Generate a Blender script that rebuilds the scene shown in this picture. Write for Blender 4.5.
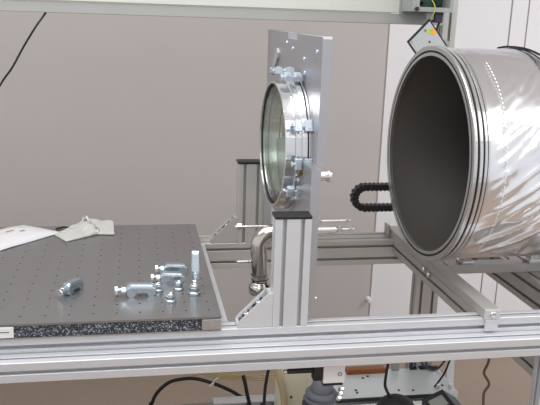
import bpy, bmesh, math, random
from mathutils import Vector, Matrix, noise, Euler
PI = math.pi
random.seed(4)
for o in list(bpy.data.objects):
    bpy.data.objects.remove(o)
scn = bpy.context.scene
COL = scn.collection

# ---------------------------------------------------------------- camera, light, exposure
def set_camera(px_f, pitch, yaw, roll, loc):
    p, y, r = map(math.radians, (pitch, yaw, roll))
    f = Vector((math.sin(y)*math.cos(p), math.cos(y)*math.cos(p), -math.sin(p)))
    rt = Vector((math.cos(y), -math.sin(y), 0)); dn = f.cross(rt)
    R = math.cos(r)*rt + math.sin(r)*dn
    D = -math.sin(r)*rt + math.cos(r)*dn
    cam = bpy.data.objects.new('camera', bpy.data.cameras.new('camera'))
    COL.objects.link(cam)
    m = Matrix((R, -D, -f)).transposed().to_4x4()
    m.translation = loc
    cam.matrix_world = m
    cam.data.sensor_width = 36
    cam.data.lens = 36*px_f/540
    cam.data.clip_start = .02
    scn.camera = cam
set_camera(739.6, 14.2036, 10.5709, -1.9809, (0, 0, 1.62))

scn.view_settings.view_transform = 'Standard'
scn.view_settings.look = 'None'
scn.view_settings.gamma = 1
scn.view_settings.use_curve_mapping = False
scn.view_settings.exposure = 0.12

w = bpy.data.worlds.new('room_light'); scn.world = w; w.use_nodes = True
w.node_tree.nodes['Background'].inputs[0].default_value = (.95, .97, 1, 1)
w.node_tree.nodes['Background'].inputs[1].default_value = .8

def area(name, loc, size, size_y, power, color=(1, 1, 1), target=None):
    d = bpy.data.lights.new(name, 'AREA'); d.shape = 'RECTANGLE'
    d.size = size; d.size_y = size_y; d.energy = power; d.color = color
    o = bpy.data.objects.new(name, d); COL.objects.link(o); o.location = loc
    if target:
        o.rotation_euler = (Vector(target)-Vector(loc)).to_track_quat('-Z', 'Y').to_euler()
    return o
area('ceiling_light', (-.6, 1.5, 2.85), 2.2, 1.0, 38, (.97, .98, 1))
area('ceiling_light', (3.5, 1.3, 2.85), 2.0, 1.4, 75, (.97, .98, 1))
area('ceiling_light', (1.0, -.4, 2.85), 3.4, 1.8, 40, (.97, .98, 1))

# ---------------------------------------------------------------- materials
def lin(c):
    return tuple((v/255/12.92 if v/255 <= .04045 else ((v/255+.055)/1.055)**2.4) for v in c) + (1,)
def mat(name, rgb, rough=.5, metal=0, bump=0, bscale=60, var=0, vscale=8, stretch=None, trans=0, ior=1.45, coat=0, spec=None):
    m = bpy.data.materials.new(name); m.use_nodes = True
    nt = m.node_tree; b = nt.nodes['Principled BSDF']
    b.inputs['Base Color'].default_value = lin(rgb)
    b.inputs['Roughness'].default_value = rough
    b.inputs['Metallic'].default_value = metal
    if trans:
        b.inputs['Transmission Weight'].default_value = trans; b.inputs['IOR'].default_value = ior
    if coat: b.inputs['Coat Weight'].default_value = coat
    if spec is not None: b.inputs['Specular IOR Level'].default_value = spec
    if bump or var:
        tc = nt.nodes.new('ShaderNodeTexCoord'); mp = nt.nodes.new('ShaderNodeMapping')
        nt.links.new(tc.outputs['Object'], mp.inputs[0])
        if stretch: mp.inputs['Scale'].default_value = stretch
    if bump:
        n = nt.nodes.new('ShaderNodeTexNoise'); n.inputs['Scale'].default_value = bscale; n.inputs['Detail'].default_value = 3
        bp = nt.nodes.new('ShaderNodeBump'); bp.inputs['Strength'].default_value = bump; bp.inputs['Distance'].default_value = .01
        nt.links.new(mp.outputs[0], n.inputs['Vector']); nt.links.new(n.outputs['Fac'], bp.inputs['Height'])
        nt.links.new(bp.outputs[0], b.inputs['Normal'])
    if var:
        n = nt.nodes.new('ShaderNodeTexNoise'); n.inputs['Scale'].default_value = vscale; n.inputs['Detail'].default_value = 4
        mx = nt.nodes.new('ShaderNodeMixRGB'); c = lin(rgb)
        mx.inputs[1].default_value = tuple(x*(1-var) for x in c[:3])+(1,)
        mx.inputs[2].default_value = tuple(min(1, x*(1+var)) for x in c[:3])+(1,)
        nt.links.new(mp.outputs[0], n.inputs['Vector']); nt.links.new(n.outputs['Fac'], mx.inputs[0])
        nt.links.new(mx.outputs[0], b.inputs['Base Color'])
    return m
M = {}
M['alu'] = mat('anodised_aluminium', (214, 215, 218), .36, .4, .04, 300, .04, 20)
M['alu_dark'] = mat('dull_aluminium', (190, 188, 184), .42, .45, .04, 300, .05, 14)
M['alu_mid'] = mat('beam_aluminium', (170, 170, 167), .42, .4, .03, 300, .04, 14)
M['machined'] = mat('machined_aluminium', (222, 222, 224), .22, 1, .03, 200, .05, 12)
M['plate'] = mat('milled_plate', (182, 182, 187), .36, .8, .05, 150, .05, 10)
M['polish'] = mat('polished_steel', (220, 220, 221), .2, .9, .02, 90)
M['flange'] = mat('turned_steel', (208, 208, 207), .26, .9, .02, 200)
M['zinc'] = mat('zinc_plated', (206, 218, 226), .2, 1, .02, 160, .08, 60)
M['chrome'] = mat('brushed_steel_pipe', (205, 200, 193), .2, 1, .04, 120, stretch=(1, 1, .2))
M['foil'] = mat('foil', (240, 240, 243), .27, 1, .08, 26, .03, 5, stretch=(1, .6, .6))
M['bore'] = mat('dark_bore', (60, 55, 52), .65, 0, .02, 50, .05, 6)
M['black'] = mat('black_plastic', (24, 24, 26), .45, 0, .05, 200)
M['rubber'] = mat('black_rubber', (20, 20, 21), .6)
M['wall_l'] = mat('greige_wall_panel', (187, 181, 178), .6, 0, .02, 200, .02, 3)
M['wall_r'] = mat('white_wall_panel', (227, 225, 227), .5, 0, .02, 200, .015, 3)
M['seam'] = mat('seam_grey', (160, 154, 152), .7)
M['floor'] = mat('tan_floor', (146, 129, 115), .55, 0, .03, 60, .06, 5)
M['ceil'] = mat('ceiling_white', (242, 242, 240), .8)
M['board_top'] = mat('ground_steel', (150, 149, 150), .3, .78, .04, 260, .06, 9, stretch=(1, .15, 1))
M['board_edge'] = mat('board_edge', (176, 174, 172), .4, .7)
M['shelf'] = mat('pale_shelf_board', (202, 203, 195), .55, 0, .01, 90)
M['paper'] = mat('white_sleeve', (214, 212, 214), .38, 0, .12, 25, coat=.3)
M['packet'] = mat('cream_packet', (186, 185, 180), .45, 0, .15, 40)
M['ink'] = mat('grey_print', (120, 112, 104), .6)
M['glassg'] = mat('greenish_glass', (240, 248, 240), .02, 0, trans=1, ior=1.45)
M['cream'] = mat('cream_plastic', (224, 216, 190), .4, 0, .02, 30, .03, 9)
M['hose'] = mat('tan_hose', (196, 176, 142), .45)
M['pump'] = mat('grey_cast_casing', (112, 114, 122), .5, .1, .08, 80, .08, 20)
M['white'] = mat('white_plastic', (232, 232, 230), .4)
M['red'] = mat('red_print', (200, 70, 60), .5)
M['cab'] = mat('grey_painted_metal', (150, 150, 144), .45, .1, .02, 60, .03, 5)
M['inst'] = mat('pale_instrument_panel', (206, 211, 212), .35, .2, .02, 60, .02, 4)
M['amber'] = mat('amber_wood', (134, 76, 34), .35, 0, .05, 30, .4, 14, stretch=(1, 9, 9))
M['pcb'] = mat('green_circuit_board', (20, 82, 56), .35, 0, .1, 200, .3, 60)
M['greyplastic'] = mat('grey_plastic', (150, 152, 148), .5)
M['navy'] = mat('navy_plastic', (48, 46, 70), .5)
M['yellow'] = mat('yellow_green_wire', (170, 176, 70), .5)
M['tan_wire'] = mat('tan_wire', (190, 160, 110), .5)
M['brown_wire'] = mat('brown_wire', (92, 74, 56), .55)
M['clear'] = mat('pale_blue_film', (214, 222, 222), .4, 0, 0)
M['orange'] = mat('orange_label', (236, 160, 30), .5)
M['lime'] = mat('lime_label', (176, 200, 60), .5)
M['panelgrey'] = mat('grey_panel_face', (176, 180, 180), .35)
M['mark'] = mat('dark_print', (50, 50, 52), .5)

def foam_material():
    m = bpy.data.materials.new('speckled_black_foam'); m.use_nodes = True
    nt = m.node_tree; b = nt.nodes['Principled BSDF']; b.inputs['Roughness'].default_value = .55
    tc = nt.nodes.new('ShaderNodeTexCoord'); v = nt.nodes.new('ShaderNodeTexVoronoi'); v.inputs['Scale'].default_value = 400
    r = nt.nodes.new('ShaderNodeValToRGB'); e = r.color_ramp.elements
    e[0].position = .25; e[0].color = lin((34, 35, 42)); e[1].position = .95; e[1].color = lin((160, 166, 176))
    n = e.__class__ and r.color_ramp.elements.new(.72); n.color = lin((62, 64, 74))
    s = nt.nodes.new('ShaderNodeSeparateColor')
    bp = nt.nodes.new('ShaderNodeBump'); bp.inputs['Strength'].default_value = .6; bp.inputs['Distance'].default_value = .003
    nt.links.new(tc.outputs['Object'], v.inputs['Vector']); nt.links.new(v.outputs['Color'], s.inputs[0])
    nt.links.new(s.outputs[0], r.inputs[0]); nt.links.new(r.outputs[0], b.inputs['Base Color'])
    nt.links.new(v.outputs['Distance'], bp.inputs['Height']); nt.links.new(bp.outputs[0], b.inputs['Normal'])
    return m
M['clampz'] = mat('satin_zinc', (204, 216, 226), .36, .6, .02, 120)
M['brass'] = mat('dull_brass', (150, 128, 80), .3, .9)
M['foam'] = foam_material()
def pane_material():
    m = bpy.data.materials.new('greenish_window_glass'); m.use_nodes = True
    nt = m.node_tree; nt.nodes.remove(nt.nodes['Principled BSDF']); out = nt.nodes['Material Output']
    t = nt.nodes.new('ShaderNodeBsdfTransparent'); t.inputs[0].default_value = lin((238, 248, 238))
    g = nt.nodes.new('ShaderNodeBsdfGlossy'); g.inputs['Roughness'].default_value = .03
    f = nt.nodes.new('ShaderNodeFresnel'); f.inputs[0].default_value = 1.45
    x = nt.nodes.new('ShaderNodeMixShader')
    nt.links.new(f.outputs[0], x.inputs[0]); nt.links.new(t.outputs[0], x.inputs[1]); nt.links.new(g.outputs[0], x.inputs[2])
    nt.links.new(x.outputs[0], out.inputs[0]); return m
M['glassg'] = pane_material()

# ---------------------------------------------------------------- mesh helpers
class MB:
    def __init__(s): s.v = []; s.f = []; s.sm = []
    def add(s, vs, fs, smooth=False):
        n = len(s.v); s.v += [tuple(v) for v in vs]
        s.f += [tuple(i+n for i in f) for f in fs]; s.sm += [smooth]*len(fs)
        return s
    def box(s, x0, x1, y0, y1, z0, z1, c=0.0):
        if c <= 0:
            vs = [(x, y, z) for x in (x0, x1) for y in (y0, y1) for z in (z0, z1)]
            return s.add(vs, [(0, 1, 3, 2), (4, 6, 7, 5), (0, 4, 5, 1), (2, 3, 7, 6), (0, 2, 6, 4), (1, 5, 7, 3)])
        bm = bmesh.new(); bmesh.ops.create_cube(bm, size=1)
        for v in bm.verts:
            v.co = Vector(((x0+x1)/2+v.co.x*(x1-x0), (y0+y1)/2+v.co.y*(y1-y0), (z0+z1)/2+v.co.z*(z1-z0)))
        bmesh.ops.bevel(bm, geom=bm.edges[:], offset=c, segments=2, affect='EDGES', profile=.5)
        s.frombm(bm); return s
    def frombm(s, bm, mtx=None, smooth=False):
        bm.verts.index_update()
        vs = [(mtx @ v.co if mtx else v.co).copy() for v in bm.verts]
        s.add(vs, [[v.index for v in f.verts] for f in bm.faces], smooth); bm.free(); return s
    def lathe(s, prof, origin, axis, n=48, closed=False, smooth=True, a0=0):
        """prof = [(distance along axis, radius)]"""
        ax = Vector(axis).normalized(); o = Vector(origin)
        u = ax.orthogonal().normalized(); w_ = ax.cross(u)
        k = len(prof); vs = []; fs = []
        for i in range(n):
            a = a0+2*PI*i/n; d = u*math.cos(a)+w_*math.sin(a)
            for (t, r) in prof: vs.append(o+ax*t+d*r)
        for i in range(n):
            j = (i+1) % n
            for q in range(k-1 if not closed else k):
                q2 = (q+1) % k
                fs.append((i*k+q, j*k+q, j*k+q2, i*k+q2))
        s.add(vs, fs, smooth)
        if not closed:
            for q in (0, k-1):
                if prof[q][1] > 1e-5: s.add([vs[i*k+q] for i in range(n)], [tuple(range(n))], False)
        return s
    def cyl(s, p0, p1, r, n=20, smooth=True, a0=0):
        p0 = Vector(p0); d = Vector(p1)-p0
        return s.lathe([(0, r), (d.length, r)], p0, d, n, smooth=smooth, a0=a0)
    def hexa(s, p0, p1, r, a0=0): 
        p0 = Vector(p0); d = Vector(p1)-p0; L = d.length; c = min(r*.12, L*.2)
        return s.lathe([(0, r*.88), (c, r), (L-c, r), (L, r*.88)], p0, d, 6, smooth=False, a0=a0)
    def prism(s, poly, o, u, v, w_):
        """2-D polygon in (u,v) at o, swept by vector w_"""
        o, u, v, w_ = map(Vector, (o, u, v, w_)); n = len(poly)
        a = [o+u*p[0]+v*p[1] for p in poly]; b = [p+w_ for p in a]
        return s.add(a+b, [tuple(range(n))[::-1], tuple(range(n, 2*n))] + [(i, (i+1) % n, n+(i+1) % n, n+i) for i in range(n)])
    def tube(s, pts, r, n=8, sub=6, rz=None):
        P = [Vector(p) for p in pts]; C = []
        for i in range(len(P)-1):
            a = P[max(i-1, 0)]; b = P[i]; c = P[i+1]; d = P[min(i+2, len(P)-1)]
            for t in range(sub):
                t /= sub
                C.append(.5*((2*b)+(c-a)*t+(2*a-5*b+4*c-d)*t*t+(3*b-a-3*c+d)*t**3))
        C.append(P[-1]); vs = []; fs = []
        u = None
        for i, c in enumerate(C):
            t = (C[min(i+1, len(C)-1)]-C[max(i-1, 0)]).normalized()
            u = t.orthogonal().normalized() if u is None else (u-t*u.dot(t)).normalized()
            w_ = t.cross(u); rr = r(i/(len(C)-1)) if callable(r) else r
            for k in range(n):
                a = 2*PI*k/n; vs.append(c+(u*math.cos(a)+w_*math.sin(a))*rr)
        for i in range(len(C)-1):
            for k in range(n):
                k2 = (k+1) % n; fs.append((i*n+k, i*n+k2, (i+1)*n+k2, (i+1)*n+k))
        s.add(vs, fs, True)
        s.add(vs[:n], [tuple(range(n))]); s.add(vs[-n:], [tuple(range(n))])
        return s
    def torus(s, o, axis, R, r, n=72, m=10):
        return s.lathe([(r*math.sin(2*PI*k/m), R+r*math.cos(2*PI*k/m)) for k in range(m)], o, axis, n, closed=True)
    def build(s, name, material, parent=None, loc=None, rot=None, **props):
        me = bpy.data.meshes.new(name); me.from_pydata(s.v, [], s.f)
        me.polygons.foreach_set('use_smooth', s.sm)
        bm = bmesh.new(); bm.from_mesh(me); bmesh.ops.recalc_face_normals(bm, faces=bm.faces); bm.to_mesh(me); bm.free()
        me.materials.append(M[material] if isinstance(material, str) else material)
        o = bpy.data.objects.new(name, me); COL.objects.link(o)
        if parent is not None:
            o.parent = parent
            pl = world_loc(parent)
            if loc is None:      # vertices were given in world space: bring them to the parent
                for vv in me.vertices: vv.co -= pl
        if loc is not None: o.location = loc
        if rot is not None: o.rotation_euler = rot
        for k, v in props.items(): o[k] = v
        return o
def world_loc(o):
    p = Vector((0, 0, 0))
    while o is not None: p += o.location; o = o.parent
    return p
def tag(o, label=None, category=None, group=None, kind=None):
    for k, v in (('label', label), ('category', category), ('group', group), ('kind', kind)):
        if v: o[k] = v
    return o
def thing(name, label, category, loc=(0, 0, 0), group=None):
    o = bpy.data.objects.new(name, None); COL.objects.link(o); o.location = loc; o.empty_display_size = .02
    return tag(o, label, category, group)
def copy_tree(o, parent=None):
    c = o.copy(); COL.objects.link(c); c.parent = parent
    for ch in list(o.children): copy_tree(ch, c)
    return c

def slot_profile(wd, ht, su, sv, slot=.0082, lip=.0022, cav=.0088, dep=.0125, ch=.0015):
    """T-slot cross-section, wd x ht centred; su = slot positions along width sides, sv along height sides."""
    def side(L, slots):
        pts = [(ch, 0)]
        for c in slots:
            c += L/2
            pts += [(c-slot/2-.0006, 0), (c-slot/2, .0008), (c-slot/2, lip), (c-cav, lip), (c-cav*.55, dep), (c+cav*.55, dep), (c+cav, lip), (c+slot/2, lip), (c+slot/2, .0008), (c+slot/2+.0006, 0)]
        pts.append((L-ch, 0)); return pts
    out = []
    for (ox, oy), (dx, dy), (nx, ny), L, sl in (((-wd/2, -ht/2), (1, 0), (0, 1), wd, su), ((wd/2, -ht/2), (0, 1), (-1, 0), ht, sv), ((wd/2, ht/2), (-1, 0), (0, -1), wd, su), ((-wd/2, ht/2), (0, -1), (1, 0), ht, sv)):
        out += [(ox+dx*a+nx*b, oy+dy*a+ny*b) for a, b in side(L, sl)]
    return out
def extrusion(p0, length, axis, wd, ht, su, sv):
    """p0 = centre of start face. axis 'x': width along Y, height along Z; 'y': width X, height Z; 'z': width X, height Y"""
    U = {'x': ((0, 1, 0), (0, 0, 1), (length, 0, 0)), 'y': ((1, 0, 0), (0, 0, 1), (0, length, 0)), 'z': ((1, 0, 0), (0, 1, 0), (0, 0, length))}[axis]
    return MB().prism(slot_profile(wd, ht, su, sv), p0, *U)

RT = .947      # top of the rails
# ---------------------------------------------------------------- setting
MB().box(-3, 4.5, -2.5, 3.36, -.05, 0).build('floor', 'floor', kind='structure')
MB().box(-3, 4.5, -2.5, 3.36, 2.9, 2.95).build('ceiling', 'ceil', kind='structure')
wall = MB().box(-3, 4.5, 3.303, 3.36, 0, 2.9).build('wall_back', 'seam', kind='structure')
for i, (x0, x1, m) in enumerate(((-3, -1.5, 'wall_l'), (-1.495, 1.133, 'wall_l'), (1.141, 1.722, 'wall_r'), (1.730, 1.808, 'wall_r'), (1.815, 3.0, 'wall_r'), (3.006, 4.5, 'wall_r'))):
    MB().box(x0, x1, 3.3, 3.3029, .1, 2.9, .001).build('wall_panel', m, wall)
MB().box(-3, 4.5, 3.29, 3.3025, 0, .098, .003).build('baseboard_back', 'seam', kind='structure')
k = MB(); k.lathe([(0, .014), (.004, .014), (.006, .008), (.02, .008), (.024, .011), (.032, .011), (.034, .008)], (1.128, 3.3, .27), (0, -1, 0), 20)
tag(k.build('wall_knob', 'wall_r'), 'small round white knob low on the wall at the foot of the panel seam', 'knob')

# ---------------------------------------------------------------- the bench frame
frame = thing('bench_frame', 'silver slotted aluminium bench frame spanning the whole picture', 'frame', (0, 1.5, RT))
extrusion((-1.2, 1.52, RT-.04), 3.6, 'x', .04, .08, (0,), (-.018, .022)).build('upper_rail', 'alu', frame)
extrusion((-1.2, 1.475, .8895), 3.6, 'x', .045, .045, (0,), (0,)).build('front_rail', 'alu', frame, label='bright front rail running in front of the upper rail')
extrusion((-1.2, 2.17, RT-.04), 3.6, 'x', .09, .08, (-.022, .022), (-.02, .02)).build('rear_rail', 'alu_dark', frame)
# cross members running from front to rear
extrusion((.181, 1.542, RT-.04), .58, 'y', .04, .08, (0,), (-.02, .02)).build('cross_rail', 'alu', frame)
extrusion((-.62, 1.542, RT-.04), .58, 'y', .04, .08, (0,), (-.02, .02)).build('cross_rail', 'alu', frame)
extrusion((.8205, 1.542, RT-.0235), .58, 'y', .045, .045, (0,), (0,)).build('cross_rail', 'alu_dark', frame)
extrusion((1.12, 1.542, RT-.04), .58, 'y', .12, .08, (-.04, 0, .04), (-.02, .02)).build('cross_rail', 'alu_dark', frame)
# legs
extrusion((.925, 2.145, 0), RT-.081, 'z', .08, .04, (-.02, .02), (0,)).build('leg', 'alu_dark', frame)
extrusion((-.9, 2.145, 0), RT-.081, 'z', .08, .04, (-.02, .02), (0,)).build('leg', 'alu_dark', frame)
extrusion((.964, 1.475, 0), .866, 'z', .045, .045, (0,), (0,)).build('leg', 'alu', frame)
extrusion((-.9, 1.475, 0), .866, 'z', .045, .045, (0,), (0,)).build('leg', 'alu', frame)
extrusion((.985, 1.5, RT-.081-.045), .21, 'y', .06, .09, (0,), (-.02, .02)).build('leg_brace', 'alu_dark', frame)

# gusset bracket (local: corner at origin, legs along -X and +Z, width along Y)
def gusset(parent, corner, wy, mir=-1, m='alu'):
    cx, cy, cz = corner; s = mir
    b = MB(); L = .078
    b.prism([(0, 0), (L, 0), (L, .009), (.009, .009), (.009, L), (0, L)], (cx, cy, cz), (s, 0, 0), (0, 0, 1), (0, wy, 0))
    for yy in (-.0005, wy-.0045):
        b.prism([(.0005, .0005), (L-.0005, .0005), (L-.0005, .011), (.011, L-.0005), (.0005, L-.0005)], (cx, cy+yy, cz), (s, 0, 0), (0, 0, 1), (0, .005, 0))
    g = b.build('corner_bracket', m, parent)
    # sloping cover of the bracket with two recessed windows
    d = MB(); u = Vector((s*-1, 0, 1)).normalized(); nrm = Vector((s, 0, 1)).normalized()
    o = Vector((cx+s*(L-.008), cy+.004, cz+.010))
    Ls = (L-.014)*math.sqrt(2)-.008; W = wy-.008
    d.prism([(0, 0), (Ls, 0), (Ls, .003), (0, .003)], o, u, nrm, (0, W*.26, 0))
    d.prism([(0, 0), (Ls, 0), (Ls, .003), (0, .003)], o+Vector((0, W*.74, 0)), u, nrm, (0, W*.26, 0))
    for a in (0, .38, .88):
        d.prism([(Ls*a, 0), (Ls*(a+.12), 0), (Ls*(a+.12), .003), (Ls*a, .003)], o+Vector((0, W*.25, 0)), u, nrm, (0, W*.5, 0))
    d.build('slope_web', 'machined', g)
    sc = MB(); 
    for a in (.25, .7):
        q = o+u*(Ls*a)+Vector((0, W*.5, 0)); sc.lathe([(-.004, .0065), (.002, .0065), (.003, .005), (.003, .003), (0, .003)], q, nrm, 14)
    sc.build('screw', 'zinc', g)
    return g

def post(y0, m, label, hh, cx):
    t = thing('support_post', label, 'post', (cx, y0+.02, RT))
    extrusion((cx, y0+.02, RT+.0005), hh, 'z', .08, .04, (-.02, .02), (0,)).build('post_profile', m, t)
    MB().box(cx-.042, cx+.0402, y0-.002, y0+.042, RT+hh+.0007, RT+hh+.0085, .0025).build('end_cap', 'black', t, label='black plastic end cap')
    gusset(t, (cx-.0403, y0+.001, RT+.0005), .038, -1, m)
    return t
post(1.5, 'alu', 'front double-slot aluminium post with black cap, below the round window', .248, .3345)
post(2.125, 'alu_dark', 'rear double-slot aluminium post with black cap, left of the round window', .243, .3385)

# ---------------------------------------------------------------- perforated board
BT = .982
board = thing('optical_breadboard', 'grey steel perforated board with black foam core lying on the rails at left', 'board', (-.3, 1.85, RT))
X0, X1, Y0, Y1 = -.97, .18, 1.49, 2.22
bores = MB()
def perforated():
    b = MB(); z = BT; p = .05; r = .0027
    nx, ny = 23, 14; ox, oy = X1-.0-(nx)*p, Y0+.015
    def cell(cx, cy):
        h = p/2; K = 12; vs = []; fs = []
        sq = []
        for k in range(K):
            a = 2*PI*k/K; c, s = math.cos(a), math.sin(a); m = h/max(abs(c), abs(s)); sq.append((cx+c*m, cy+s*m, z))
        cor = {1: (1, 1), 4: (-1, 1), 7: (-1, -1), 10: (1, -1)}
        r1 = [(cx+math.cos(2*PI*k/K)*r*1.25, cy+math.sin(2*PI*k/K)*r*1.25, z) for k in range(K)]
        r2 = [(cx+math.cos(2*PI*k/K)*r, cy+math.sin(2*PI*k/K)*r, z-.0001) for k in range(K)]
        r3 = [(v[0], v[1], z-.0055) for v in r2]
        vs = sq+r1+r2+r3
        for k in range(K):
            j = (k+1) % K
            fs += [(K+k, K+j, 2*K+j, 2*K+k)]
            if k in cor:
                sx, sy = cor[k]; vs.append((cx+sx*h, cy+sy*h, z)); fs.append((k, len(vs)-1, j, K+j, K+k))
            else: fs.append((k, j, K+j, K+k))
        b.add(vs, fs)
        bores.add(r2+r3, [(k, (k+1) % K, K+(k+1) % K, K+k) for k in range(K)]+[tuple(range(K, 2*K))])
    for i in range(nx):
        for j in range(ny): cell(ox+(i+.5)*p, oy+(j+.5)*p)
    a0, a1, b0, b1 = ox, ox+nx*p, oy, oy+ny*p
    for q in ((X0, X1, Y0, b0), (X0, X1, b1, Y1)) + (((X0, a0, b0, b1),) if a0 > X0+1e-4 else ()) :
        b.add([(q[0], q[2], z), (q[1], q[2], z), (q[1], q[3], z), (q[0], q[3], z)], [(0, 1, 2, 3)])
    # sides and underside of the skin
    zb = z-.0045
    b.add([(X0, Y0, z), (X1, Y0, z), (X1, Y1, z), (X0, Y1, z), (X0, Y0, zb), (X1, Y0, zb), (X1, Y1, zb), (X0, Y1, zb)],
          [(0, 1, 5, 4), (1, 2, 6, 5), (2, 3, 7, 6), (3, 0, 4, 7), (4, 5, 6, 7)])
    return b
perforated().build('top_skin', 'board_top', board)
bores.build('tapped_hole', 'pump', board, kind='stuff')  # hole walls get a darker grey, the shade inside them put into the colour
MB().box(X0+.004, X1-.004, Y0+.003, Y1-.003, RT+.0032, BT-.0058).build('foam_core', 'foam', board, label='black speckled foam core')
MB().box(X0, X1, Y0, Y1, RT+.0002, RT+.003).build('bottom_skin', 'board_edge', board)
e = MB().box(.137, .1785, Y0-.0012, Y0+.03, RT+.0045, BT-.006, .0015).build('corner_insert', 'board_edge', board, label='silver block at the front right corner')
MB().cyl((.158, Y0-.0022, RT+.017), (.158, Y0+.004, RT+.017), .0075, 24).build('insert_screw', 'machined', e)
e = MB().box(-.305, -.254, Y0-.0012, Y0+.03, RT+.0045, BT-.006, .0015).build('corner_insert', 'white', board, label='white label block at the front left')
MB().box(-.298, -.262, Y0-.0018, Y0, RT+.017, RT+.019).build('print_line', 'ink', e)

# ---------------------------------------------------------------- claw clamps
def clamp_meshes():
    """local frame: length along +X from the bolt head at 0, up Z; body .028..0.088"""
    j = MB(); W = .024
    arch = [(.026, .004), (.030, .0), (.040, .0), (.046, .009), (.068, .009), (.074, .0), (.084, .0), (.090, .005), (.090, .018), (.082, .026), (.034, .030), (.026, .026)]
    st = [(-.5, .0085, .002), (-.46, .004, .0005), (-.36, .001, 0), (-.2, 0, 0), (.2, 0, 0), (.36, .001, 0), (.46, .004, .0005), (.5, .0085, .002)]
    vs = []; n = len(arch)
    for (yy, drop, tk) in st:
        for (px, pz) in arch:
            zz = pz-drop*(1 if pz > .02 else .5 if pz > .015 else 0)
            vs.append((.058+(px-.058)*(1-tk*15), yy*W, zz))
    fs = [tuple(range(n))[::-1], tuple(range((len(st)-1)*n, len(st)*n))]
    for k in range(len(st)-1):
        for i in range(n): fs.append((k*n+i, k*n+(i+1) % n, (k+1)*n+(i+1) % n, (k+1)*n+i))
    j.add(vs, fs)
    b = MB().cyl((.004, 0, .015), (.074, 0, .015), .0042, 14)
    h = MB().hexa((0, 0, .015), (.0085, 0, .015), .0098)
    n = MB().hexa((.014, 0, .015), (.026, 0, .015), .0085, .3)
    return j, b, h, n
def make_clamp():
    t = thing('claw_clamp', '', 'clamp'); j, b, h, n = clamp_meshes()
    j.build('jaw', 'zinc', t); b.build('bolt', 'zinc', t); h.build('bolt_head', 'machined', t); n.build('nut', 'zinc', t)
    return t
proto = make_clamp(); used = [False]
def clamp(loc, rot, label, group, sc=1):
    if not used[0]: o = proto; used[0] = True
    else: o = copy_tree(proto)
    o.location = loc; o.rotation_euler = rot; o.scale = (sc,)*3; tag(o, label, 'clamp', group)
    return o
G1 = 'claw clamps lying on the perforated board'
z = BT+.0002
clamp((-.174, 1.622, z), (0, 0, math.radians(62)), 'zinc claw clamp lying alone and diagonally on the perforated board, leftmost', G1, .95)
clamp((-.052, 1.625, z), (0, 0, math.radians(7)), 'zinc claw clamp lying along the front edge of the board, bolt head left', G1, 1.05)
clamp((.032, 1.712, z), (0, 0, math.radians(2)), 'middle zinc claw clamp, lying just in front of the rearmost one', G1, .9)
clamp((.044, 1.775, z), (0, 0, math.radians(3)), 'rearmost zinc claw clamp lying behind two others on the board', G1, .9)
clamp((.137, 1.668, z), (0, math.radians(-76), math.radians(84)), 'zinc claw clamp standing on end at the right of the group', G1, .86).location.z = z+.012

def swivel(x, y, s, label):
    t = thing('claw_nut', label, 'nut', (x, y, z), 'loose flanged nuts on the perforated board')
    MB().lathe([(0, .011*s), (.002*s, .012*s), (.005*s, .012*s), (.006*s, .009*s)], (x, y, z), (0, 0, 1), 24).build('flange_foot', 'zinc', t)
    MB().hexa((x, y, z+.0055*s), (x, y, z+.014*s), .0098*s).build('hexagon', 'zinc', t)
    MB().lathe([(0, .0065*s), (.002*s, .0085*s), (.005*s, .0085*s), (.006*s, .006*s), (.006*s, .004*s), (.002*s, .0035*s)], (x, y, z+.0135*s), (0, 0, 1), 20).build('collar', 'machined', t)
swivel(.048, 1.655, 1.0, 'zinc flanged nut left of the group, beside the end of the long clamp')
swivel(.074, 1.585, 1.05, 'zinc flanged nut nearest the front edge of the board')
swivel(.096, 1.66, 1.05, 'zinc flanged nut between the middle clamp and the front nut')
swivel(.131, 1.628, 1.25, 'largest zinc flanged nut, at the foot of the upright clamp')

# ---------------------------------------------------------------- white sleeve and packet on the board
def sheet_solid(corners, nx, ny, zf, th):
    """bilinear quad a-b-c-d as a thin closed solid, height zf(u,v)"""
    a, b_, c, d = [Vector(q+(0,)) for q in corners]; b = MB(); top = []; bot = []
    for j in range(ny+1):
        for i in range(nx+1):
            u, v = i/nx, j/ny
            p = (a*(1-u)+b_*u)*(1-v)+(d*(1-u)+c*u)*v
            h, t = zf(u, v), th(u, v)
            top.append((p.x, p.y, BT+h+t)); bot.append((p.x, p.y, BT+h))
    n = (nx+1)*(ny+1); fs = []
    I = lambda i, j: j*(nx+1)+i
    for j in range(ny):
        for i in range(nx):
            fs += [(I(i, j), I(i+1, j), I(i+1, j+1), I(i, j+1)), (n+I(i, j), n+I(i, j+1), n+I(i+1, j+1), n+I(i+1, j))]
    for i in range(nx): fs += [(I(i, 0), n+I(i, 0), n+I(i+1, 0), I(i+1, 0)), (I(i, ny), I(i+1, ny), n+I(i+1, ny), n+I(i, ny))]
    for j in range(ny): fs += [(I(0, j), I(0, j+1), n+I(0, j+1), n+I(0, j)), (I(nx, j), n+I(nx, j), n+I(nx, j+1), I(nx, j+1))]
    return b.add(top+bot, fs, True)
sl = thing('paper_sleeve', 'long white paper sleeve with faint grey print at the left edge of the board', 'envelope', (-.4, 2.0, BT))
sheet_solid([(-.60, 1.72), (-.213, 2.15), (-.335, 2.235), (-.72, 1.86)], 40, 14,
            lambda u, v: .0015+.004*(1-u)*noise.noise(Vector((u*5, v*2, 0)))**2*4,
            lambda u, v: .0006+.013*(math.sin(PI*min(max(v, 0), 1))**.45)*(min(1, (1-u)*9)**.6)*(1+.15*noise.noise(Vector((u*9, v*4, 3))))).build('sleeve_body', 'paper', sl)
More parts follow.
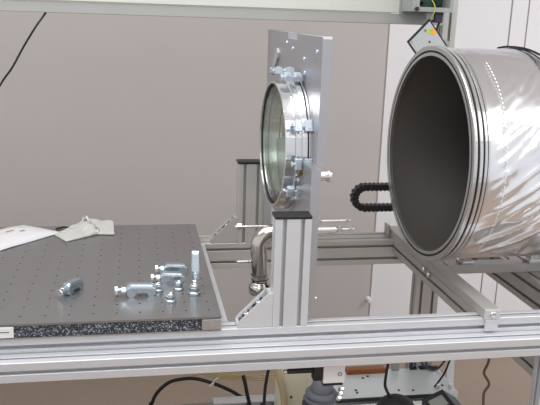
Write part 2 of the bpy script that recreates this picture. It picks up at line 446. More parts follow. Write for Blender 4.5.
def sl_pt(u, v):
    a, b_, c, d = Vector((-.60, 1.72)), Vector((-.213, 2.15)), Vector((-.335, 2.235)), Vector((-.72, 1.86))
    return (a*(1-u)+b_*u)*(1-v)+(d*(1-u)+c*u)*v
for (u, v, L, h) in ((.73, .78, .05, .0025), (.79, .60, .05, .002), (.70, .72, .03, .002), (.84, .45, .03, .0022), (.62, .5, .02, .0015)):
    p = sl_pt(u, v); q = sl_pt(min(u+L, .99), v)
    MB().add([(p.x, p.y, BT+.0158), (q.x, q.y, BT+.0158), (q.x+h, q.y-h*3, BT+.0154), (p.x+h, p.y-h*3, BT+.0154)], [(0, 1, 2, 3)]).build('print_line', 'ink', sl)
pk = thing('folded_packet', 'crumpled cream plastic packet beside the tip of the white sleeve', 'packet', (-.14, 2.15, BT))
sheet_solid([(-.235, 2.125), (-.195, 2.055), (-.105, 2.125), (-.165, 2.225)], 18, 14,
            lambda u, v: .001, lambda u, v: .002+.020*v*(math.sin(PI*min(u*.9+.08, 1))**.5)*(1+.9*noise.noise(Vector((u*9, v*4, 1))))).build('packet_body', 'packet', pk)
sheet_solid([(-.112, 2.118), (-.064, 2.112), (-.068, 2.20), (-.165, 2.232)], 16, 12,
            lambda u, v: .001, lambda u, v: .006+.018*v*(1-.3*u)*(1+.3*noise.noise(Vector((u*4, v*4, 7))))).build('packet_flap', 'packet', pk)
MB().tube([(-.11, 2.120, BT+.010), (-.135, 2.17, BT+.020), (-.15, 2.228, BT+.028)], .0022, 6).build('seal_seam', 'white', pk)
cr = MB()
for i in range(4):
    x = -.150+i*.012; y = 2.20-i*.022
    cr.tube([(x-.006, y, BT+.021-i*.002), (x, y+.004, BT+.026-i*.003), (x+.006, y-.002, BT+.020-i*.003)], .0018, 6)
cr.build('crease_shade', 'ink', pk)  # grey tubes draw the creases, their shade put into the colour
MB().tube([(-.235, 2.18, BT+.003), (-.215, 2.195, BT+.004), (-.20, 2.19, BT+.004)], .0028, 6).build('tear_strip', 'black', pk)

# ---------------------------------------------------------------- round window on its mounting plates
WC = (1.8, 1.308)   # axis of window (Y,Z)
X = (1, 0, 0)
win = thing('round_viewport', 'round glass window clamped between two turned aluminium flanges', 'window', (.36, 1.8, 1.13))
def ring(prof, n=96): return MB().lathe(prof, (0, WC[0], WC[1]), X, n, closed=True, smooth=False)
ring([(.3285, .1500), (.3285, .1545), (.330, .156), (.352, .156), (.352, .1500)]).build('retaining_ring', 'machined', win)
MB().torus((.3348, WC[0], WC[1]), X, .1480, .0020).build('seal_ring', 'rubber', win, label='black rubber seal ring')
MB().lathe([(.3355, .1497), (.3470, .1497)], (0, WC[0], WC[1]), X, 96).build('glass_pane', 'glassg', win, label='pale green glass pane')
ring([(.3522, .138), (.3522, .161), (.354, .163), (.365, .163), (.366, .168), (.3775, .169), (.3785, .168), (.3785, .138)]).build('window_flange', 'machined', win)
MB().torus((.3800, WC[0], WC[1]), X, .1665, .0014).build('seal_ring', 'rubber', win, label='black rubber seal ring')
ring([(.3815, .138), (.3815, .168), (.3825, .169), (.3862, .169), (.3866, .1685), (.3866, .138)]).build('plate_flange', 'machined', win)

win.rotation_euler = (0, 0, math.radians(1.8)); win.location.x += .0055
pl = thing('mounting_plate', 'tall grey milled plate standing upright behind the round window', 'plate', (.41, 1.83, 1.30))
def arc(r, a0, a1, n=40):
    return [(WC[0]+r*math.cos(math.radians(a0+(a1-a0)*i/n)), WC[1]+r*math.sin(math.radians(a0+(a1-a0)*i/n))) for i in range(n+1)]
zb = 1.30
def yz_prism(poly, x0, x1): return MB().prism(poly, (x0, 0, 0), (0, 1, 0), (0, 0, 1), (x1-x0, 0, 0))
up = [(1.575, zb), (1.575, 1.578), (1.835, 1.578), (1.835, 1.563), (1.95, 1.563), (1.95, 1.578), (2.25, 1.578), (2.25, zb)] + \
     [(WC[0]+.135*math.cos(t), WC[1]+.135*math.sin(t)) for t in [math.radians(186*i/40-3) for i in range(41)]]
yz_prism(up, .397, .418).build('upper_plate', 'plate', pl)
lo = [(1.53, .964), (1.53, 1.2985), (WC[0]-.136, 1.2985)] + \
     [(WC[0]+.135*math.cos(t), WC[1]+.135*math.sin(t)) for t in [math.radians(183+174*i/40) for i in range(41)]] + \
     [(WC[0]+.136, 1.2985), (2.165, 1.2985), (2.165, .957), (2.10, .957), (2.10, 1.10), (1.59, 1.10), (1.59, .964)]
yz_prism(lo, .3752, .3967).build('lower_plate', 'plate', pl)
# slotted lug at upper far side, long milled slot frame
lug = MB().prism([(2.135, 1.452), (2.150, 1.458), (2.085, 1.525), (2.072, 1.532), (2.058, 1.520), (2.062, 1.508)], (.3905, 0, 0), (0, 1, 0), (0, 0, 1), (.0062, 0, 0))
lug.build('slot_lug', 'alu_dark', pl)
for (y, zz) in ((1.62, 1.545), (1.88, 1.540), (1.96, 1.552), (1.745, 1.522), (1.735, 1.49)):
    MB().lathe([(0, .005), (.002, .005), (.0028, .004), (.0028, .0025), (.0008, .0025)], (.397, y, zz), (-1, 0, 0), 14).build('screw', 'clampz', pl)
MB().box(.3975, .4175, 1.574, 1.584, 1.574, 1.5795).build('edge_highlight', 'white', pl)  # white block paints a highlight on the plate's top front corner
MB().lathe([(0, .011), (.018, .011), (.020, .0135), (.026, .0135), (.027, .011)], (.397, 1.55, 1.28), X, 24).build('stop_pin', 'machined', pl)
MB().lathe([(0, .005), (.006, .005), (.007, .004)], (.397, 1.545, .995), X, 14).build('screw', 'machined', pl)

# clamps that hold the two flanges together, spaced round the rim
G2 = 'claw clamps round the rim of the window'
def make_rim_clamp():
    t = thing('flange_clamp', '', 'clamp')
    for x0, x1 in ((.010, .031), (.038, .060)):
        b = MB(); W = .015
        b.prism([(x0, 0), (x1, 0), (x1, .013), (x1-.003, .016), (x0+.003, .016), (x0, .013)], (0, -W, 0), (1, 0, 0), (0, 0, 1), (0, 2*W, 0))
        b.prism([(x0+.006, .0158), (x1-.006, .0158), (x1-.007, .0185), (x0+.007, .0185)], (0, -W*.6, 0), (1, 0, 0), (0, 0, 1), (0, 1.2*W, 0))
        b.build('jaw', 'clampz', t)
    MB().cyl((.003, 0, .008), (.058, 0, .008), .0038, 12).build('bolt', 'machined', t)
    MB().hexa((-.002, 0, .008), (.005, 0, .008), .0085).build('bolt_head', 'zinc', t)
    return t
rproto = make_rim_clamp(); rused = [False]
def rim_clamp(ang, label, dx=0, sc=1.0, flip=False):
    a = math.radians(ang)            # 0 = towards -Y, 90 = up
    rad = Vector((0, -math.cos(a), math.sin(a))); ex = Vector((1, 0, 0)); yax = rad.cross(ex)
    o = rproto if not rused[0] else copy_tree(rproto); rused[0] = True
    o.rotation_euler = Matrix((ex, yax, rad)).transposed().to_euler()
    o.location = Vector((.343+dx, WC[0], WC[1])) + rad*.1735; o.scale = (sc,)*3; tag(o, label, 'clamp', G2)
rim_clamp(96, 'zinc clamp at the very top of the window rim, beside the slotted lug', -.014, .95)
rim_clamp(72, 'zinc clamp just in front of the topmost one on the window rim', -.002, .85)
rim_clamp(23, 'zinc clamp on the near side of the window rim, above the middle', .004, .85)
rim_clamp(-5, 'zinc clamp on the near side of the rim, just below the middle', .006, .8)
rim_clamp(-28, 'lowest zinc clamp on the window rim, just above the black post cap', -.006, .8)
bf = thing('brass_fitting', 'small dark brass fitting between the two lower clamps on the window rim', 'fitting', (.385, 1.64, 1.24))
for (dx, ang, r, L, m) in ((0, -12, .0055, .014, 'brass'), (.008, -16, .0045, .02, 'brass'), (.0, -19, .005, .012, 'machined'), (.012, -21, .0055, .014, 'brass')):
    a = math.radians(ang); rad = Vector((0, -math.cos(a), math.sin(a))); c = Vector((.372+dx, WC[0], WC[1]))+rad*.1695
    MB().hexa(c, c+rad*L, r).build('hex_fitting', m, bf)

# tie rods through the plate
def tie_rod(y, zz, x0, x1, label):
    t = thing('tie_rod', label, 'rod', (x0, y, zz))
    MB().cyl((x0, y, zz), (x1, y, zz), .0034, 12).build('rod', 'machined', t)
    MB().hexa((x0+.004, y, zz), (x0+.014, y, zz), .0085).build('nut', 'machined', t)
    MB().hexa((x1-.012, y, zz), (x1-.004, y, zz), .006).build('nut', 'machined', t)
tie_rod(1.60, 1.163, .405, .49, 'upper thin steel rod sticking out right of the front post')
tie_rod(1.60, 1.142, .456, .50, 'lower thin steel rod ending the thick pin right of the front post')
t = MB().lathe([(0, .010), (.05, .010), (.052, .009)], (.403, 1.60, 1.142), X, 20)
tag(t.build('guide_pin', 'machined'), 'thick short steel pin sticking out right of the front post', 'pin')
MB_t = thing('tie_rod', 'long thin steel rod crossing in front of the rear post', 'rod', (.233, 1.70, 1.125))
MB().cyl((.233, 1.70, 1.123), (.379, 1.70, 1.123), .003, 12).build('rod', 'machined', MB_t)
MB().hexa((.237, 1.70, 1.123), (.250, 1.70, 1.123), .0085).build('nut', 'machined', MB_t)
t = MB().cyl((.246, 1.745, 1.018), (.30, 1.745, 1.018), .0035, 12)
tag(t.build('short_pin', 'machined'), 'short thin steel pin left of the bent pipe', 'pin')

# bent steel pipe
pp = thing('bent_pipe', 'polished steel elbow pipe hanging left of the front post', 'pipe', (.299, 1.7, .955))
R = .0205
pth = [(.299, 1.70, .990)] + [(.2955, 1.70, 1.035), (.293, 1.70, 1.068), (.2955, 1.70, 1.086), (.306, 1.70, 1.100), (.322, 1.70, 1.106), (.36, 1.70, 1.106), (.379, 1.70, 1.106)]
MB().tube(pth, R, 24, 6).build('pipe_body', 'chrome', pp)
MB().lathe([(0, .019), (0, .025), (.003, .0262), (.020, .0262), (.022, .0235), (.024, .0225), (.026, .0205), (.03, .0205), (.03, .019)], (.298, 1.70, .951), (-.02, 0, 1), 32, closed=True).build('pipe_collar', 'chrome', pp)
MB().torus((.2985, 1.70, .988), (-.02, 0, 1), .0205, .0012, 32, 6).build('weld_ring', 'bore', pp)
MB().torus((.2975, 1.70, 1.0), (-.03, 0, 1), .0208, .001, 32, 6).build('weld_ring', 'bore', pp)

# ---------------------------------------------------------------- the big tube
TC = (1.8, 1.282); TX = .741
tb = thing('vacuum_tube', 'huge open steel tube with dark bore, wrapped in crinkled silver foil', 'tube', (1.1, 1.8, .98))
def tring(prof, n=128, sm=False): return MB().lathe([(TX+a*.68, r) for a, r in prof], (0, TC[0], TC[1]), X, n, closed=True, smooth=sm)
tring([(0, .2525), (0, .2605), (.004, .261), (.004, .2655), (0, .266), (0, .276), (.003, .278), (.011, .278), (.014, .275), (.014, .2525)]).build('end_flange', 'flange', tb)
tring([(.0145, .256), (.0145, .264), (.020, .264), (.020, .256)]).build('seal_ring', 'rubber', tb, label='black rubber seal ring')
tring([(.0205, .256), (.0205, .276), (.022, .278), (.031, .278), (.0325, .276), (.0325, .256)]).build('clamp_flange', 'polish', tb)
tring([(.033, .256), (.033, .265), (.038, .265), (.038, .256)]).build('groove_shade', 'rubber', tb)  # black fill stands in for the shade in the gap between the flanges
tring([(.0385, .256), (.0385, .275), (.040, .277), (.048, .277), (.050, .2755), (.0505, .269), (.0525, .269), (.053, .275), (.060, .275), (.0615, .272), (.0615, .256)]).build('rear_flange', 'polish', tb)
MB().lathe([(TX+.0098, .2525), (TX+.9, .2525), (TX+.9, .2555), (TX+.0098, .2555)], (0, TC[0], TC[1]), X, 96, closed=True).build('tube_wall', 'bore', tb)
tring([(.0008, .2614), (.0008, .2651), (.005, .2651), (.005, .2614)]).build('seal_ring', 'rubber', tb, label='black rubber seal ring')
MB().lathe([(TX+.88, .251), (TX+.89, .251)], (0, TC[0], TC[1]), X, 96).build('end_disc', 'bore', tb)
def foil():
    b = MB(); na, nx = 300, 190; x0, x1 = TX+.043, TX+.905; vs = []; fs = []
    for i in range(na):
        a = 2*PI*i/na   # 0 = -Y side, 90deg = top
        for j in range(nx+1):
            u = j/nx; x = x0+(x1-x0)*u
            cy, sz = -math.cos(a), math.sin(a)
            front = max(0, cy*-1*.3+.0)
            P = Vector((x*6, cy*1.5, sz*1.5))
            low = noise.noise(Vector((x*6, cy*2.2, sz*2.2)))*.008 + noise.noise(Vector((x*15+3, cy*5, sz*5+(x-x0)*6)))*.0032
            # diagonal folds pulled from the lower edge near the flange, up and to the right
            s = sz*.27 - (x-x0)*.75
            t_ = sz*.27 + (x-x0)*.55
            d = noise.noise(Vector((s*26, t_*4.5, cy*.8)))
            ridge = (1-abs(d)*2.2)
            wgt = min(1, max(0, (.55-sz)*1.1)); wgt = .12+.88*wgt
            d2 = noise.noise(Vector((s*58+7, t_*9, cy*2)))
            fine = noise.noise(Vector((x*60, cy*14, sz*14)))*.0007
            disp = low + (max(0, ridge)**3*.009 + d2*.0032)*wgt + fine
            e = min(1, u*22); disp *= e
            taper = .268+.004*e
            r = taper+disp
            if sz < -.8: r = min(r, .2735)
            vs.append((x, TC[0]+cy*r, TC[1]+sz*r))
    for i in range(na):
        k = (i+1) % na
        for j in range(nx): fs.append((i*(nx+1)+j, k*(nx+1)+j, k*(nx+1)+j+1, i*(nx+1)+j+1))
    return b.add(vs, fs, True)
foil().build('foil_wrap', 'foil', tb, label='crinkled silver foil wrap')
st = MB()
for i in range(46):
    a = math.radians(62-i*2.4)
    y, zz = TC[0]-math.cos(a)*.2765, TC[1]+math.sin(a)*.2765
    rad = Vector((0, -math.cos(a), math.sin(a))); tn = Vector((0, math.sin(a), math.cos(a)))
    c = Vector((.822, y, zz)); h = .0032
    st.prism([(-.0016, -h), (.0016, -h), (.0016, h), (-.0016, h)], c, (1, 0, 0), tn, rad*.0008)
st.build('perforated_strip', 'white', tb, kind='stuff')
tb.rotation_euler = (0, 0, math.radians(1.4)); tb.location.y += .008
# black wires lying over the foil
wv = MB().tube([(.945, 1.86, 1.556), (.955, 1.83, 1.561), (.965, 1.78, 1.561), (.971, 1.74, 1.557), (.980, 1.70, 1.547), (1.01, 1.65, 1.527), (1.06, 1.61, 1.50)], .0028, 8)
wv.tube([(.955, 1.83, 1.561), (.961, 1.77, 1.558), (.966, 1.72, 1.550), (.972, 1.67, 1.533), (1.0, 1.62, 1.506)], .002, 8)
tag(wv.build('black_wire', 'rubber'), 'thin black wires lying over the top of the foil at the right edge', 'wire')

# supports under the tube
sb = thing('support_bar', 'square steel bar running front to back under the open end of the tube', 'bar', (.8175, 1.85, RT))
MB().box(.798, .837, 1.497, 2.20, RT+.0005, RT+.024, .0015).build('bar_body', 'alu_dark', sb)
MB().box(.7985, .8365, 1.4925, 1.497, RT-.0005, RT+.0235, .001).build('end_plate', 'alu', sb)
MB().lathe([(0, .0075), (.003, .0075), (.004, .006), (.004, .0035), (.001, .0035)], (.818, 1.4925, RT+.012), (0, -1, 0), 20).build('screw', 'polish', sb)
MB().box(.802, .834, 1.492, 1.4995, RT-.029, RT-.001, .0012).build('end_clip', 'alu', sb)
MB().box(.804, .832, 1.4985, 1.5, RT-.0285, RT-.001).build('clip_back', 'machined', sb)
MB().box(.790, .797, 2.16, 2.20, RT+.0005, RT+.036, .001).build('rear_clip', 'alu_dark', sb)
cbm = thing('tube_cradle', 'flat steel crossbar carrying the foil-wrapped tube', 'cradle', (1.2, 1.82, RT))
MB().box(.8375, 1.7, 1.80, 1.84, RT+.0005, RT+.026, .0012).build('crossbar', 'alu_dark', cbm)
for x in (.875, .985+.09, 1.28):
    q = MB().box(x, x+.035, 1.795, 1.835, RT+.0262, RT+.034, .001)
    q.box(x+.006, x+.03, 1.80, 1.83, RT+.034, RT+.058)
    q.build('saddle_block', 'machined', cbm)
for (y, zz) in ((1.855, .943), (1.82, .9395)):
    MB().hexa((.7975, y, zz), (.788, y, zz), .0085).build('bolt_head', 'polish', frame)
# ---------------------------------------------------------------- cable chain
ch = thing('cable_chain', 'black U-shaped plastic cable chain behind the open end of the tube', 'cable chain', (.70, 2.13, 1.05))
zt, zbm, xr = 1.118, 1.052, .694
r0 = (zt-zbm)/2; zc = (zt+zbm)/2; path = []
L1 = .16; n_arc = PI*r0; step = .0135; total = 2*L1+n_arc
lk = None; d = step/2; i = 0
while d < total:
    if d < L1: p = Vector((xr+L1-d, 2.13, zt)); a = PI
    elif d < L1+n_arc:
        t = (d-L1)/r0; p = Vector((xr-r0*math.sin(t), 2.13, zc+r0*math.cos(t))); a = PI+t
    else: p = Vector((xr+d-L1-n_arc, 2.13, zbm)); a = 2*PI
    if lk is None:
        b = MB(); b.box(-.0062, .0062, -.016, .016, -.0095, .0095, .002)
        b.box(-.0078, -.003, -.0135, .0135, -.008, .008); b.box(-.003, .003, -.0165, .0165, -.0105, .0105, .001)
        lk = b.build('chain_link', 'black', ch, loc=(0, 0, 0)); o = lk
    else:
        o = lk.copy(); COL.objects.link(o); o.parent = ch
    o.location = p-ch.location; o.rotation_euler = (0, -a, 0)
    d += step

MB().box(.84, .875, 2.03, 2.113, 1.04, 1.13, .002).build('chain_bracket', 'alu_dark', ch)

# ---------------------------------------------------------------- overhead frame, shelf, box, panel
oh = thing('overhead_frame', 'grey aluminium overhead beam with upright at the top right', 'frame', (.5, 2.22, RT))
MB().box(-1.5, .934, 2.2, 2.235, 1.6065, 1.637, .0015).build('beam', 'alu_mid', oh)
extrusion((.958, 2.2365, RT+.0005), 1.6, 'z', .045, .045, (0,), (0,)).build('upright', 'alu_dark', oh)
extrusion((-1.5, 2.2365, RT+.0005), 1.6, 'z', .045, .045, (0,), (0,)).build('upright', 'alu_dark', oh)
sh = MB().box(-1.5, .786, 2.196, 2.236, 1.6395, 1.95, .002)
tag(sh.build('shelf_front', 'shelf'), 'pale flat shelf front resting on the overhead beam', 'shelf')
bx = thing('control_box', 'grey open box with green circuit board on top of the overhead beam', 'box', (.85, 2.15, 1.64))
b = MB()
b.box(.790, .914, 2.10, 2.19, 1.645, 1.650); b.box(.790, .914, 2.18, 2.19, 1.650, 1.76); b.box(.790, .811, 2.10, 2.18, 1.650, 1.76); b.box(.905, .914, 2.10, 2.18, 1.650, 1.76); b.box(.811, .905, 2.10, 2.18, 1.755, 1.76)
b.box(.811, .905, 2.10, 2.106, 1.650, 1.658)
b.build('casing', 'greyplastic', bx)
pc = MB().box(.813, .903, 2.160, 2.166, 1.652, 1.752).build('circuit_board', 'pcb', bx)
for i in range(10):
    x = .818+random.random()*.07; zz = 1.66+random.random()*.06; ww = .006+random.random()*.012
    MB().box(x, x+ww, 2.148, 2.160, zz, zz+.008).build('chip', 'black' if i % 4 else 'navy', pc)
MB().cyl((.803, 2.10, 1.652), (.803, 2.094, 1.652), .006, 16).build('cable_gland', 'black', bx)
MB().box(.868, .895, 2.12, 2.15, 1.615, 1.6445, .003).build('connector', 'navy', bx)
MB().box(.842, .866, 2.12, 2.15, 1.622, 1.6445, .003).build('connector', 'greyplastic', bx)
MB().box(.786, .916, 2.191, 2.199, 1.635, 1.70).build('mounting_tab', 'greyplastic', bx)
tag(MB().tube([(.850, 2.13, 1.69), (.852, 2.09, 1.665), (.853, 2.088, 1.645), (.850, 2.10, 1.625), (.862, 2.13, 1.60), (.885, 2.15, 1.56)], .0016, 6).build('thin_wire', 'yellow'), 'thin yellow-green wire coming out of the open control box', 'wire')
tag(MB().tube([(.888, 2.13, 1.6145), (.891, 2.15, 1.60), (.895, 2.16, 1.57), (.90, 2.17, 1.53), (.92, 2.18, 1.50)], .0035, 8).build('control_cable', 'navy'), 'dark cable hanging below the open control box', 'cable')
# small tilted panel: a plate in a plane facing the camera
dp = thing('tilted_panel', 'small grey square panel with black rim standing on its corner behind the tube', 'panel', (.83, 2.06, 1.50))
c0 = Vector((.826, 2.06, 1.625)); e1 = Vector((-.061, 0, -.065)); e2 = Vector((.064, .0, -.078))
e1n = e1.normalized()*.089; e2n = e2.normalized()*.101
nrm = Vector((0, -1, 0))
def dplate(a0, a1, b0, b1, d0, d1):
    return MB().prism([(a0, b0), (a1, b0), (a1, b1), (a0, b1)], c0+nrm*d0, e1n, e2n, nrm*(d1-d0))
dplate(0, 1, 0, 1, 0, .008).build('panel_rim', 'black', dp)
dplate(.05, .96, .05, .96, .008, .0092).build('panel_face', 'panelgrey', dp)
def ddot(a, b, r, m, nm, n=6):
    c = c0+e1n*a+e2n*b
    MB().cyl(c+nrm*.0092, c+nrm*.0098, r, n).build(nm, m, dp)
ddot(.14, .34, .010, 'orange', 'warning_sticker', 5); ddot(.24, .23, .007, 'lime', 'green_sticker', 7); ddot(.33, .14, .004, 'ink', 'print_mark', 8)
ddot(.42, .47, .0032, 'mark', 'screw_hole', 10); ddot(.68, .48, .003, 'mark', 'screw_hole', 10); ddot(.9, .1, .002, 'ink', 'screw_hole', 10)
MB().box(.845, .895, 2.061, 2.066, 1.545, 1.565).build('mounting_arm', 'greyplastic', dp)
MB().box(.889, .895, 2.066, 2.215, 1.545, 1.565).box(.895, .935, 2.21, 2.215, 1.545, 1.565).build('mounting_arm', 'greyplastic', dp)
# hanging cable top left
tag(MB().tube([(-.243, 2.215, 1.612), (-.246, 2.212, 1.602), (-.268, 2.19, 1.569), (-.303, 2.19, 1.514), (-.338, 2.19, 1.453), (-.372, 2.19, 1.405), (-.432, 2.19, 1.292), (-.52, 2.18, 1.12), (-.60, 2.14, .99)], .0030, 8).build('hanging_cable', 'rubber'), 'thin black cable hanging from the overhead beam at top left', 'cable')

# ---------------------------------------------------------------- equipment below the frame
cb = thing('equipment_case', 'long grey metal case standing below the frame at bottom left', 'case', (.3, 1.9, 0))
MB().box(.0, .584, 1.62, 2.02, .03, .478, .006).build('case_body', 'cab', cb)
for x in (.04, .55):
    for y in (1.66, 1.98): MB().cyl((x, y, 0), (x, y, .03), .018, 12).build('foot', 'rubber', cb)
rl = thing('mounting_rail', 'punched zinc rail on the grey case, behind the black cables', 'rail', (.29, 1.95, .479))
MB().box(.215, .40, 1.955, 1.975, .479, .517, .001).build('rail_web', 'zinc', rl)
MB().box(.215, .40, 1.935, 1.955, .513, .517).build('rail_lip', 'machined', rl)
for x in (.24, .27, .32, .36): MB().cyl((x, 1.955, .497), (x, 1.952, .497), .004, 12).build('rivet', 'black', rl)
jg = thing('cream_canister', 'cream plastic canister standing on the grey case', 'canister', (.45, 1.9, .479))
bmz = MB().box(.392, .50, 1.85, 1.94, .4795, .665, .016); bmz.build('canister_body', 'cream', jg)
MB().tube([(.375, 1.83, .69), (.385, 1.83, .65), (.398, 1.835, .60), (.405, 1.84, .55), (.402, 1.84, .50), (.40, 1.84, .482)], .010, 10).build('canister_hose', 'hose', jg)
MB().cyl((.425, 1.85, .575), (.425, 1.845, .575), .003, 10).build('bolt', 'black', jg)
pm = thing('vacuum_pump', 'grey domed pump head with a white and red label', 'pump', (.482, 1.75, .479))
MB().lathe([(0, .048), (.118, .048), (.141, .046), (.149, .040)], (.482, 1.75, .4795), (0, 0, 1), 8, smooth=False, a0=.3).build('pump_body', 'pump', pm)
MB().lathe([(0, .040), (.004, .043), (.012, .043), (.018, .036)], (.485, 1.75, .6285), (0, 0, 1), 24).build('pump_collar', 'pump', pm)
MB().lathe([(0, .030), (.010, .030), (.022, .027), (.032, .018), (.036, .009), (.037, .002)], (.487, 1.75, .6455), (0, 0, 1), 24).build('pump_dome', 'pump', pm)
MB().box(.430, .440, 1.70, 1.74, .52, .626, .003).build('cooling_fin', 'mark', pm)
for i in range(3): MB().lathe([(0, .007), (.012, .007), (.014, .004)], (.520+.007*i, 1.715+.012*i, .637+.006*i), (.3, -.6, .6), 10).build('hose_barb', 'polish', pm)
lb = MB().box(.466, .514, 1.700, 1.703, .594, .626).build('warning_label', 'white', pm)
for i in range(2): MB().box(.484, .510, 1.6992, 1.700, .616-.007*i, .619-.007*i).build('red_print', 'red', lb)
MB().torus((.474, 1.6996, .615), (0, 1, 0), .0035, .0008, 16, 4).build('red_mark', 'red', lb)
jb = thing('junction_block', 'white block with black tube hanging under the front rail', 'block', (.445, 1.52, .866))
MB().box(.419, .470, 1.50, 1.54, .8005, .8665, .002).build('block_body', 'white', jb)
MB().box(.396, .4185, 1.503, 1.527, .806, .842, .003).build('dark_plug', 'black', jb)
MB().lathe([(0, .003), (.006, .006), (.055, .0065), (.0625, .0065)], (.333, 1.515, .829), (1, 0, 0), 14).build('black_tube', 'black', jb)
MB().lathe([(0, .0045), (.008, .006)], (.327, 1.515, .829), (1, 0, 0), 14).build('tube_tip', 'machined', jb)
zr = MB(); zr.torus((.458, 1.4993, .823), (0, 1, 0), .0042, .0009, 20, 5); zr.build('ring_mark', 'ink', jb)
MB().box(.42, .468, 1.505, 1.535, .792, .8004, .001).build('lower_gasket', 'black', jb)

ins = thing('instrument_box', 'pale instrument box with screws and black trim below the frame', 'instrument', (.8, 2.0, 0))
MB().box(.60, .985, 1.955, 2.13, .02, .4985, .004).build('box_body', 'inst', ins)
MB().box(.600, .93, 1.945, 1.9545, .489, .4985, .002).build('black_trim', 'black', ins)
MB().box(.590, .5995, 1.945, 2.13, .489, .4985, .002).build('black_trim', 'black', ins)
for (x, y) in ((.665, 1.985), (.845, 1.98), (.71, 2.075), (.73, 2.085), (.95, 2.0), (.665, 2.0), (.80, 1.985)):
    MB().cyl((x, y, .498), (x, y, .5005), .0042, 10).build('screw', 'mark', ins)
MB().box(.595, .93, 1.68, 1.944, .02, .485, .006).build('front_case', 'white', ins)
MB().cyl((.655, 1.88, .484), (.655, 1.88, .4875), .018, 24).build('round_knob', 'black', ins)
for x in (.925, .965):
    MB().cyl((x, 1.975, .4985), (x, 1.975, .516), .005, 12).build('standoff', 'polish', ins)
aw = MB().box(.665, .795, 2.10, 2.125, .4992, .516, .002)
tag(aw.build('amber_strip', 'amber'), 'amber brown wooden strip at the back of the pale instrument box', 'strip')
lp = MB().lathe([(0, .056), (.02, .062), (.045, .058), (.065, .046), (.076, .028), (.081, .012), (.082, .001)], (.735, 1.83, .4855), (0, 0, 1), 20)
lp2 = lp
tag(lp2.build('cable_boot', 'rubber'), 'black rubber boot on the case, where the black cable ends', 'boot')
tag(MB().tube([(.712, 1.87, .80), (.706, 1.85, .673), (.704, 1.85, .642), (.700, 1.845, .601), (.706, 1.84, .58), (.72, 1.835, .555)], .0045, 8).build('boot_cable', 'rubber'), 'black cable coming down onto the black rubber boot', 'cable')
dv = thing('dark_device', 'dark device with sloping top at the bottom edge, right of the boot', 'device', (.86, 1.80, .456))
MB().prism([(-.052, 0), (.052, 0), (.052, .055), (.008, .084), (-.052, .056)], (.872, 1.76, .486), (1, 0, 0), (0, 0, 1), (0, .09, 0)).build('device_body', 'black', dv)
MB().prism([(0, 0), (.045, 0), (.045, .002), (0, .002)], (.828, 1.775, .5465), (.9, 0, .42), (-.42, 0, .9), (0, .05, 0)).build('display', 'greyplastic', dv)
# small brackets behind the instrument box
q = thing('cable_holder', 'dark cable holders behind the pale instrument box', 'holder', (.9, 2.12, .499))
MB().box(.822, .846, 2.112, 2.124, .499, .545).build('dark_block', 'cab', q)
MB().box(.885, .893, 2.112, 2.124, .499, .54).build('bracket', 'black', q)
MB().box(.893, .908, 2.112, 2.124, .4992, .504).build('bracket', 'black', q)
MB().box(.918, .984, 2.112, 2.124, .4992, .505).build('bracket', 'black', q)
tag(MB().tube([(.905, 2.10, .56), (.92, 2.10, .525), (.949, 2.10, .5045), (.974, 2.10, .5045), (.996, 2.10, .53), (1.01, 2.10, .56)], .0035, 8).build('cable_loop', 'navy'), 'dark cable loop behind the pale instrument box', 'cable')
tag(MB().box(1.004, 1.035, 2.098, 2.102, .0, .0).build('x', 'clear') if False else MB().prism([(0, .0), (.030, .004), (.018, .17), (0, .17)], (1.015, 2.11, .41), (1, 0, 0), (0, 0, 1), (0, .003, 0)).build('plastic_film', 'clear'), 'pale blue translucent plastic strip hanging right of the instrument box', 'film')
tag(MB().tube([(.985, 1.99, .64), (.968, 2.0, .586), (.955, 2.0, .545), (.935, 2.0, .51), (.92, 1.99, .502)], .0032, 8).build('slanting_cable', 'rubber'), 'short dark slanting cable touching the right end of the instrument box', 'cable')
tag(MB().tube([(.862, 1.56, .8665), (.859, 1.56, .829), (.857, 1.56, .80), (.849, 1.56, .773), (.866, 1.56, .742), (.855, 1.56, .717), (.857, 1.56, .675), (.865, 1.57, .5), (.88, 1.6, .2), (.89, 1.62, .005)], .0034, 8).build('twisted_wire', 'brown_wire'), 'brown twisted wire hanging from the frame at lower right', 'wire')
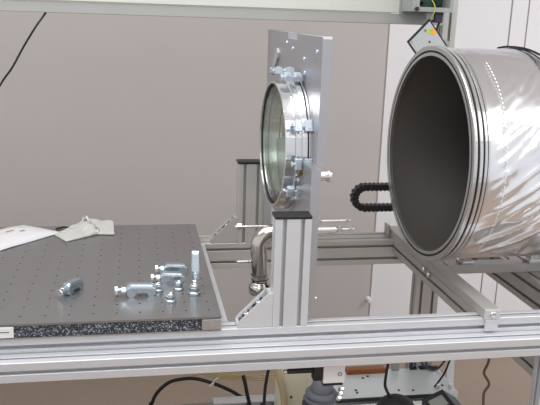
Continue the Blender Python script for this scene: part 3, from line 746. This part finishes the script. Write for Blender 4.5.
# cables at left
tag(MB().tube([(.02, 2.06, .0045), (.025, 2.055, .20), (.034, 2.05, .445), (.040, 2.05, .468), (.055, 2.05, .501), (.088, 2.05, .532), (.124, 2.05, .542), (.17, 2.05, .542), (.222, 2.05, .524), (.262, 2.05, .505), (.30, 2.045, .483), (.345, 2.045, .44), (.36, 2.045, .3), (.33, 2.06, .005)], .0055, 10).build('arched_cable', 'rubber'), 'thick black cable arching behind the grey case at lower left', 'cable')
tie = MB().torus((.225, 2.05, .524), (1, 0, -.3), .0072, .0018, 18, 6); tie.tube([(.225, 2.043, .530), (.232, 2.04, .542), (.24, 2.04, .545)], .0015, 6); tie.tube([(.225, 2.043, .530), (.212, 2.038, .520)], .0018, 6)
tag(tie.build('cable_tie', 'white'), 'white cable tie on the arched black cable', 'cable tie')
tag(MB().tube([(.295, 1.905, .62), (.301, 1.9, .595), (.308, 1.9, .56), (.318, 1.9, .518), (.322, 1.9, .483)], .0055, 8).build('cable_stub', 'rubber'), 'short thick black cable end standing on the grey case', 'cable')
tag(MB().tube([(.358, 1.80, .862), (.354, 1.80, .75), (.351, 1.8, .705), (.345, 1.8, .673), (.340, 1.8, .628), (.339, 1.8, .574), (.34, 1.8, .484)], .0045, 8).build('drop_cable', 'rubber'), 'thin black cable dropping from the frame to the case, left of the cream canister', 'cable')
for i, (dz, m, nm, lab) in enumerate(((0, 'tan_wire', 'bundle_wire', 'lower tan wire strung behind the cables at lower left'), (.02, 'tan_wire', 'bundle_wire', 'upper tan wire strung behind the cables at lower left'), (.010, 'yellow', 'bundle_wire', 'yellow-green wire strung between two tan wires at lower left'))):
    tag(MB().tube([(.14, 2.12, .86), (.16, 2.12, .55+dz), (.20, 2.13, .515+dz), (.258, 2.14, .492+dz*.8), (.34, 2.15, .478+dz*.6), (.422, 2.15, .468+dz), (.5, 2.15, .45+dz), (.56, 2.15, .3), (.6, 2.15, .005+i*.001)], .0022, 6).build(nm, m), lab, 'wire', 'wires strung behind the grey case')
